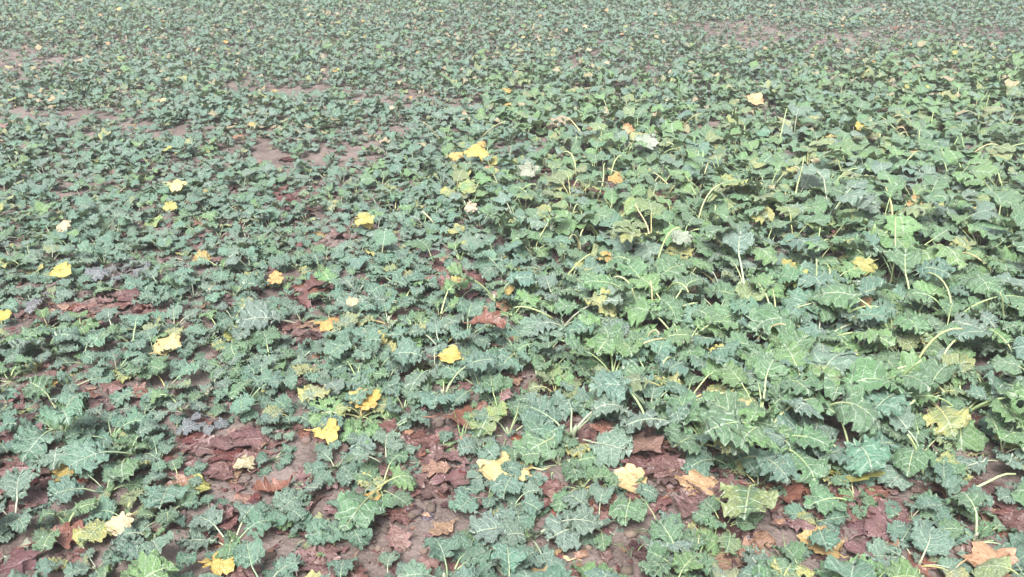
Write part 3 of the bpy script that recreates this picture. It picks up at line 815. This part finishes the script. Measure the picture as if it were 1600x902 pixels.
# ------------------------------------------------------------------ the rest of the crop as one mass
class Mass:
    def __init__(s): s.V, s.T, s.U, s.C, s.M, s.o = [], [], [], [], [], 0
    def add(s, V, T, U, c, mi):
        s.V.append(V); s.T.append(T + s.o); s.U.append(U if U is not None else np.zeros_like(V))
        s.C.append(np.broadcast_to(np.array(c, np.float32), (len(V), 4))); s.M.append(np.full(len(T), mi, np.int32)); s.o += len(V)
    def build(s, name, mats):
        return ob(name, mesh_from(name, np.vstack(s.V), np.vstack(s.T), np.vstack(s.U), np.vstack(s.C), mats, np.concatenate(s.M)))
def rot(az, tilt, roll):
    return np.array(Euler((roll, -tilt, az), 'XYZ').to_matrix())
crop = Mass()
for p in plants:
    if p.get('near'): continue
    lv = 1 if p['d'] < 4.1 else 2 if p['d'] < 6.2 else 3
    base = np.array([p['x'], p['y'], p['z']])
    for (shp, k, L, az, tilt, tn, ye) in p['leaves']:
        if p['d'] > 11 and shp == 'young': continue
        lst = LOD[lv][shp]; V, T, U, Vs, Ts = lst[k % len(lst)]
        A = rot(az, tilt + (.16 if p['d'] > 4.5 else 0), rnd.uniform(-.35, .35)).T * L
        if p['d'] > 6: A = A * np.array([1, 1, 1.35])
        c = shade(PAL[tn], rnd)
        crop.add(V @ A + base, T, U, (*c, 1 - ye), 0)
        if p['d'] < 6 or (p['d'] < 10 and rnd.random() < .22):
            crop.add(Vs @ A + base, Ts, None, (*shade(STALK_COL[tn], rnd, .2), 1), 1)
o = crop.build('rapeseed_crop', [M_LEAF_S, M_STALK_S])
tag(o, 'dense rapeseed foliage covering the field beyond the near rows', 'crop', kind='stuff')

# ------------------------------------------------------------------ litter: scattered fallen leaves
litter = []
def litter_scatter(n, y0, y1):
    yy = np.sqrt(nr.random(n) * (y1 ** 2 - y0 ** 2) + y0 ** 2)
    xx = (nr.random(n) * 2 - 1) * half_width(yy)
    b = bareness(xx, yy)
    soil = np.zeros(n)
    for (px, py, rr) in ((650, 840, 75), (955, 885, 80), (270, 207, 200), (440, 237, 170), (110, 178, 160)):
        sx_, sy_, t = at(px, py); soil = np.maximum(soil, np.clip(1.3 - np.hypot(xx - sx_, yy - sy_) / (rr * t / F), 0, 1))
    dens = (.16 + .84 * b) * np.clip(1.25 - (yy - 1.4) / 3.2, .05, 1) * (1 - .72 * soil)
    for x, y in zip(xx[nr.random(n) < dens], yy[nr.random(n) < dens]) if False else [(a, c) for a, c, d in zip(xx, yy, dens) if nr.random() < d]:
        litter.append((float(x), float(y)))
litter_scatter(6000, 1.1, 4.2)
litter_scatter(2000, 4.2, 10)
lt = []
for (x, y) in litter:
    u, v, d = px_of(x, y); b = float(bareness(x, y))
    lt.append((x, y, float(d), b, -30 < u < W + 30 and -10 < v < H + 30))
vis = sorted([q for q in lt if q[4]], key=lambda q: q[2] - .9 * (q[3] > .4))[:215]
visset = set(id(q) for q in vis)
dead = Mass()
BN = ['red-brown', 'red-brown', 'red-brown', 'red-brown', 'mauve-brown', 'mauve-brown', 'mauve-brown', 'rust-brown', 'dark brown', 'dark brown', 'pinkish brown', 'tan']
def litter_label(cn, curl, b, x, y):
    form = {.15: 'flat', .35: 'wavy', .6: 'curled', .95: 'rolled'}[curl]
    lm = landmark_phrase(x, y, .16)
    where = f"beside the {lm}" if lm else ('in an open litter patch' if b > .35 else 'under green rapeseed foliage')
    return f"{form} {cn} oak leaf {where}"
for q in lt:
    x, y, d, b, s = q
    kind = 'oak' if rnd.random() < .88 else 'rape'
    curl = rnd.choices((.15, .35, .6, .95), (3.5, 4, 2.5, 1))[0]
    V, T, luv, me, ms = rnd.choice(DEAD[kind, curl])
    L = rnd.uniform(.055, .12) * (.8 if b < .2 else 1)
    cn = rnd.choice(BN)
    if y > 4.5: cn = rnd.choice(['tan', 'rust-brown', 'pinkish brown', 'mauve-brown', 'tan'])
    c = shade(BRN[cn], rnd, .2)
    M3, z = rest_matrix(V, L, x, y, rnd.uniform(0, 6.28), (rnd.uniform(-.12, .12), rnd.uniform(-.12, .12)), rnd.choice([0, .004, .008, .013]))
    if y > 4.5: z += .05
    if id(q) in visset:
        o = ob('fallen_oak_leaf' if kind == 'oak' else 'fallen_leaf', me)
        o.matrix_world = Matrix.Translation((x, y, z)) @ M3.to_4x4() @ Matrix.Scale(L, 4)
        o.color = (*c, .4)
        lab = litter_label(cn, curl, b, x, y)
        tag(o, lab if kind == 'oak' else lab.replace('oak leaf', 'dead leaf'), 'leaf', 'brown leaves fallen between the plants')
        BASES[o.name] = (f"{({.15: 'flat', .35: 'wavy', .6: 'curled', .95: 'rolled'})[curl]} {cn} {'oak' if kind == 'oak' else 'dead'} leaf", x, y)
        st = ob('stalk', ms, o); st.color = (*c, 1)
    else:
        dead.add(V @ (np.array(M3).T * L) + np.array([x, y, z]), T, luv, (*c, .4), 0)
for i in range(5200):                                      # broken scraps of old leaf
    y = math.sqrt(rnd.random() * (4.2 ** 2 - 1.2 ** 2) + 1.2 ** 2); x = rnd.uniform(-1, 1) * (.64 * y + .15)
    if rnd.random() > .2 + .8 * float(bareness(x, y)): continue
    m = rnd.choice([5, 6, 7]); a = np.sort(np.array([rnd.uniform(0, 6.28) for _ in range(m)])); r_ = rnd.choice([.006, .009, .013, .018])
    el = rnd.uniform(.3, 1)
    V = np.stack([r_ * np.cos(a), el * r_ * np.sin(a), np.array([rnd.uniform(-.25, .45) * r_ for _ in range(m)])], 1)
    V = np.vstack([V, V.mean(0) + np.array([[0, 0, r_ * .15]])])
    T = np.array([(k, (k + 1) % m, m) for k in range(m)])
    V = V @ rot(rnd.uniform(0, 6.28), rnd.uniform(-.2, .2), 0).T + np.array([x, y, float(height(x, y)) + .004 + .3 * r_])
    c = shade(BRN[rnd.choice(['dark brown', 'red-brown', 'mauve-brown', 'tan', 'dark brown'])], rnd, .25)
    dead.add(V, T, V * 8, (*c, .4), 0)
tag(dead.build('leaf_litter', [M_DEAD_S]), 'scattered brown fallen leaves lying deep between the plants', 'leaf litter', kind='stuff')

# yellow and tan leaves scattered through the crop, each one to be seen
cnt = 0
while cnt < 105:
    yy = math.sqrt(rnd.random() * (11.5 ** 2 - 1.6 ** 2) + 1.6 ** 2) if rnd.random() < .8 else rnd.uniform(2, 5)
    xx = rnd.uniform(-1, 1) * .64 * yy
    u, v, d = px_of(xx, yy, .08)
    if not (5 < u < W - 5 and 8 < v < H - 8): continue
    curl = rnd.choice((.15, .35, .35, .6))
    V, T, luv, me, ms = rnd.choice(DEAD['rape', curl])
    cn = rnd.choices(['bright yellow', 'pale yellow', 'ochre yellow', 'cream', 'yellow-green', 'orange-yellow', 'peach'], [1, 2, 3, 2, 4, 2, 2 + 2 * (yy > 5)])[0]
    if u > 900 and v < 80: cn = rnd.choice(['peach', 'cream', 'peach', 'orange-yellow'])
    tl, b = float(tallness(xx, yy)), float(bareness(xx, yy))
    L = rnd.uniform(.04, .075) * (1 if yy < 5 else .75)
    M3, z = rest_matrix(V, L, xx, yy, rnd.uniform(0, 6.28), (rnd.uniform(-.3, .3), rnd.uniform(-.3, .3)), .004 if b > .4 else (rnd.uniform(.02, .058) if yy < 4.2 else rnd.uniform(.05, .085)) * (1 + .8 * tl))
    M3 = Matrix.Rotation(rnd.uniform(.1, .6) if b < .4 else 0, 3, 'X') @ M3
    o = ob('fallen_yellow_leaf', me)
    o.matrix_world = Matrix.Translation((xx, yy, z)) @ M3.to_4x4() @ Matrix.Scale(L, 4)
    c = shade(YEL[cn], rnd, .12); o.color = (*c, .6)
    st = ob('stalk', ms, o); st.color = (*c, 1)
    lm = landmark_phrase(xx, yy, .3 if yy < 4 else .5)
    where = f"near the {lm}" if lm else 'on bare soil' if b > .5 else 'in the tall green crop' if tl > .5 else 'on the far low crop' if yy > 5 else 'on the low dense crop'
    tag(o, f"small {({.15: 'flat', .35: 'wavy', .6: 'curled'})[curl]} {cn} leaf {where}", 'leaf', 'yellowed leaves scattered over the crop')
    BASES[o.name] = (f"small {({.15: 'flat', .35: 'wavy', .6: 'curled'})[curl]} {cn} leaf", xx, yy)
    cnt += 1

# ------------------------------------------------------------------ bare and dry stalks
def curved_stalk(p0, p1, sag, r0, r1, n=7):
    p0, p1 = np.array(p0), np.array(p1); t = np.linspace(0, 1, n)[:, None]
    side = np.cross(p1 - p0, [0, 0, 1.0]); side /= np.linalg.norm(side) + 1e-9
    P = p0 * (1 - t) + p1 * t + np.array([0, 0, 1.0]) * sag * 4 * t * (1 - t) + side * rnd.uniform(-.012, .012) * np.sin(t * 5)
    return tube(P, np.linspace(r0, r1, n), 5)
STALKS = [  # pixel of foot, pixel of head, heights, tone
    (1025, 500, 1015, 440, .02, .16, 'straw'), (1392, 440, 1402, 338, .05, .22, 'pale green'), (1245, 330, 1252, 245, .05, .22, 'pale green'),
    (1278, 470, 1275, 405, .05, .20, 'pale green'), (1355, 400, 1370, 350, .05, .2, 'pale green'), (1575, 520, 1560, 455, .03, .19, 'pale green'),
    (1450, 740, 1418, 678, .01, .13, 'pale green'), (1500, 748, 1590, 745, .03, .04, 'pale green'), (1020, 660, 965, 590, .05, .12, 'pale green'),
    (980, 300, 1010, 265, .02, .1, 'straw'), (1000, 315, 1030, 275, .02, .1, 'straw'), (1060, 300, 1020, 270, .02, .1, 'straw'), (990, 290, 950, 262, .02, .1, 'straw'),
    (1320, 490, 1380, 480, .08, .1, 'pale green'), (1330, 520, 1385, 487, .02, .12, 'pale green'), (1360, 580, 1420, 570, .05, .08, 'straw'),
    (1280, 600, 1340, 640, .1, .02, 'pale green'), (1165, 660, 1120, 690, .08, .03, 'pale green'), (1090, 690, 1180, 640, .03, .1, 'pale green'),
    (1390, 600, 1440, 560, .03, .14, 'pale green'), (740, 215, 790, 190, .05, .2, 'straw'), (700, 220, 660, 190, .05, .18, 'straw'), (1215, 220, 1230, 170, .05, .2, 'pale green'),
    (960, 560, 880, 530, .06, .09, 'pale green'), (105, 682, 130, 672, .04, .05, 'pale green'), (220, 805, 245, 790, .02, .04, 'straw'), (870, 470, 905, 462, .06, .08, 'pale green'),
    (1090, 470, 1040, 500, .1, .03, 'pale green'), (690, 360, 660, 330, .03, .1, 'straw'), (1430, 620, 1400, 660, .1, .02, 'pale green'),
]
for i, (ax, ay, bx_, by_, h0, h1, tone) in enumerate(STALKS):
    x, y, t = at(ax, ay); k = (CAM_H - h0) / CAM_H; P0 = (x * k, y * k, h0 - .01)
    if h0 <= .06: P0 = (x * k, y * k, float(height(x * k, y * k)) - .01)
    x, y, t = at(bx_, by_); k = (CAM_H - h1) / CAM_H
    P1 = (x * k, y * k, h1)
    if abs(P1[1] - P0[1]) > .35: P1 = (P1[0], P0[1] + math.copysign(.25, P1[1] - P0[1]), h1)
    V, T = curved_stalk(P0, P1, rnd.uniform(.005, .03), .0042, .0026)
    org = np.array(P0); me = mesh_from('bare_stalk', V - org, T, mats=[M_STALK])
    o = ob('bare_stalk', me); o.location = P0
    o.color = (*shade((.46, .42, .24) if tone == 'straw' else (.34, .42, .20), rnd, .12), 1)
    lm = landmark_phrase(P0[0], P0[1], .35)
    ln = 'short' if np.linalg.norm(np.array(P1) - org) < .14 else 'long'
    lean = 'upright' if h1 - h0 > .12 else 'slanting' if h1 - h0 > .04 else 'lying'
    tag(o, f"{ln} {lean} {tone} bare stalk " + (f"near the {lm}" if lm else 'rising from the crop'), 'stalk', 'bare stalks in the crop'); BASES[o.name] = (f"{ln} {lean} {tone} bare stalk", P0[0], P0[1])

q_ = 0
while q_ < 60:
    y = rnd.uniform(2.1, 5.0); x = rnd.uniform(-.3, 1) * .62 * y
    if tallness(x, y) < .5: continue
    a = rnd.uniform(0, 6.28); ln_ = rnd.uniform(.10, .24); rise = rnd.uniform(.05, .75)
    P0 = (x, y, float(height(x, y)) + rnd.uniform(-.005, .05)); P1 = (x + math.cos(a) * ln_ * (1 - rise * .5), y + math.sin(a) * ln_ * (1 - rise * .5), P0[2] + ln_ * rise + .04)
    V, T = curved_stalk(P0, P1, rnd.uniform(.015, .06), .0040, .0024, 9)
    org = np.array(P0); o = ob('bare_stalk', mesh_from('bare_stalk', V - org, T, mats=[M_STALK])); o.location = P0
    straw = rnd.random() < .35
    o.color = (*shade((.42, .37, .20) if straw else (.36, .42, .20), rnd, .15), 1)
    lm = landmark_phrase(x, y, .5)
    tag(o, f"{'short' if ln_ < .16 else 'long'} {'upright' if rise > .5 else 'slanting' if rise > .25 else 'low arched'} {'straw' if straw else 'pale green'} bare stalk " + (f"not far from the {lm}" if lm else 'inside the tall green crop'), 'stalk', 'bare stalks in the crop')
    BASES[o.name] = (f"{'short' if ln_ < .16 else 'long'} {'upright' if rise > .5 else 'slanting' if rise > .25 else 'low arched'} {'straw' if straw else 'pale green'} bare stalk", x, y)
    q_ += 1

# ------------------------------------------------------------------ grass tufts and a toothed weed
def grass(px, py, n, hgt, lab):
    x, y, t = at(px, py); z = float(height(x, y))
    e = bpy.data.objects.new('grass_tuft', None); col.objects.link(e); e.location = (x, y, z - .004); e.empty_display_size = .02
    tag(e, lab, 'grass', 'grass tufts at the field edge')
    for i in range(n):
        a = rnd.uniform(0, 6.28); hh = hgt * rnd.uniform(.5, 1.1); bend = rnd.uniform(.3, 1.1) * hh; w = rnd.uniform(.0016, .003)
        bx0 = rnd.uniform(0, .02)
        s = np.linspace(0, 1, 6)
        r_ = bx0 + bend * s ** 1.8; zz = hh * (s - .35 * s ** 3)
        wd = w * (1 - s * .92)
        L_ = np.stack([r_, wd, zz], 1); R_ = np.stack([r_, -wd, zz], 1); C_ = np.stack([r_, 0 * s, zz - w * .5], 1)
        V = np.vstack([L_, C_, R_]); T = []
        for q in range(5):
            for base in (0, 6): T += [(base + q, base + q + 6, base + q + 7), (base + q, base + q + 7, base + q + 1)]
        o = ob('blade', mesh_from('blade', V, np.array(T), np.stack([V[:, 2], V[:, 1] + .2, V[:, 0]], 1), mats=[M_LEAF]), e)
        o.rotation_euler = (0, 0, a); o.color = (*shade((.15, .24, .07) if rnd.random() < .75 else (.42, .38, .18), rnd, .2), 1)
grass(1085, 890, 22, .10, 'thick green grass tuft beside bare clods under a yellow-rimmed leaf')
grass(1110, 872, 16, .09, 'short green grass tuft below a yellow-rimmed leaf')
grass(1225, 885, 12, .07, 'thin grass tuft between yellow-rimmed leaf and orange leaf')
grass(1040, 850, 9, .11, 'straggly half-dry grass blades on bare clods')
grass(985, 870, 5, .09, 'few straw-like grass blades on crumbly soil')
grass(1345, 735, 7, .12, 'thin grass blades standing over withered yellow-green leaf')
grass(720, 690, 6, .08, 'sparse grass blades in brown litter heap')
grass(100, 690, 6, .10, 'sparse grass blades beside bluish rosette and mauve leaf')
grass(1240, 300, 8, .2, 'tall thin grass blades rising from tall crop')
grass(850, 620, 5, .10, 'thin arching grass blades over dark litter gap')
x, y, t = at(690, 708)
e = bpy.data.objects.new('toothed_weed', None); col.objects.link(e); e.location = (x, y, float(height(x, y)) - .003)
tag(e, 'small toothed green weed rosette growing through mauve litter', 'weed')
wr = random.Random(3)
for i in range(7):
    P = outline_rape(wr, 14, False, 2.6); P[:, 1] *= .32
    X, Y, E, T = blade(P, (0, .5, 1)); cx, cz, an = arc(X, R(35), 1.0)
    V = np.stack([cx, Y, cz + .3 * np.abs(Y)], 1)
    o = ob('leaf', mesh_from('leaf', V, T, np.stack([X, Y, 0 * X], 1), mats=[M_LEAF]), e)
    o.rotation_euler = (0, 0, i * .9 + wr.uniform(-.2, .2)); s_ = wr.uniform(.05, .085); o.scale = (s_, s_, s_); o.color = (.13, .21, .06, 1)

# ------------------------------------------------------------------ crumbs of soil and small clods
def clod_mesh(r):
    ph = (1 + 5 ** .5) / 2
    V = np.array([(-1, ph, 0), (1, ph, 0), (-1, -ph, 0), (1, -ph, 0), (0, -1, ph), (0, 1, ph), (0, -1, -ph), (0, 1, -ph), (ph, 0, -1), (ph, 0, 1), (-ph, 0, -1), (-ph, 0, 1)]) / 1.9
    T = np.array([(0, 11, 5), (0, 5, 1), (0, 1, 7), (0, 7, 10), (0, 10, 11), (1, 5, 9), (5, 11, 4), (11, 10, 2), (10, 7, 6), (7, 1, 8), (3, 9, 4), (3, 4, 2), (3, 2, 6), (3, 6, 8), (3, 8, 9), (4, 9, 5), (2, 4, 11), (6, 2, 10), (8, 6, 7), (9, 8, 1)])
    V = V * np.array([[r.uniform(.7, 1.25)] for _ in range(12)]) * np.array([r.uniform(.8, 1.3), r.uniform(.8, 1.3), r.uniform(.5, .9)])
    return V, T
clods = [clod_mesh(rnd) for _ in range(8)]
cr = Mass()
n = 20000
yy = np.sqrt(nr.random(n) * (4.4 ** 2 - 1.2 ** 2) + 1.2 ** 2); xx = (nr.random(n) * 2 - 1) * (.64 * yy + .2)
bb = bareness(xx, yy)
for x, y, b in zip(xx, yy, bb):
    if rnd.random() > .12 + b * .75: continue
    V, T = rnd.choice(clods); s = rnd.choice([.003, .004, .005, .007, .012]) * rnd.uniform(.8, 1.5)
    cr.add(V @ (rot(rnd.uniform(0, 6.28), 0, 0).T * s) + np.array([x, y, float(height(x, y)) + s * .25]), T, None, (*shade((.125, .090, .078), rnd, .35), 1), 0)
tag(cr.build('soil_crumbs', [M_CLOD_S]), 'loose crumbs of brown soil between the plants', 'soil crumbs', kind='stuff')


# look-alikes: say what they stand between
from collections import Counter
for rnd_ in range(3):
    cn_ = Counter(o.get('label') for o in bpy.data.objects if o.parent is None and o.get('label'))
    for nm, (b_, x, y) in BASES.items():
        o = bpy.data.objects[nm]
        if cn_[o['label']] < 2: continue
        A, B = landmark_phrase(x, y, .9, 0), landmark_phrase(x, y, 1.2, 1 + rnd_)
        if not A or not B or A == B: continue
        l_ = f"{b_} between the {A} and the {B}"
        if len(l_.split()) <= 16 and cn_[l_] == 0: cn_[o['label']] -= 1; cn_[l_] += 1; o['label'] = l_

for o in bpy.data.objects:
    if o.parent is None and o.get('label') and len(o['label'].split()) > 16:
        o['label'] = o['label'].split(' not far from')[0].split(' near the')[0].split(', beside')[0] + ' inside the crop'

# ------------------------------------------------------------------ damp autumn air
hm, hnt = mat_new('haze'); hg = N(hnt)
vol = hg.n('ShaderNodeVolumePrincipled'); vol.inputs['Color'].default_value = (.93, .95, .97, 1); vol.inputs['Density'].default_value = .006
ho = hg.n('ShaderNodeOutputMaterial'); hnt.links.new(vol.outputs[0], ho.inputs['Volume'])
hx, z0, z1 = 1000.0, -1.1, 1.62
HV = [(-hx, -hx, z0), (hx, -hx, z0), (hx, hx + 200, z0), (-hx, hx + 200, z0), (-hx, -hx, z1), (hx, -hx, z1), (hx, hx + 200, z1), (-hx, hx + 200, z1)]
HF = [(3, 2, 1, 0), (4, 5, 6, 7), (0, 1, 5, 4), (1, 2, 6, 5), (2, 3, 7, 6), (3, 0, 4, 7)]
hme = mesh_from('haze', HV, HF, mats=[hm])
tag(ob('haze', hme), 'thin pale damp air over the whole field', 'haze', kind='stuff')
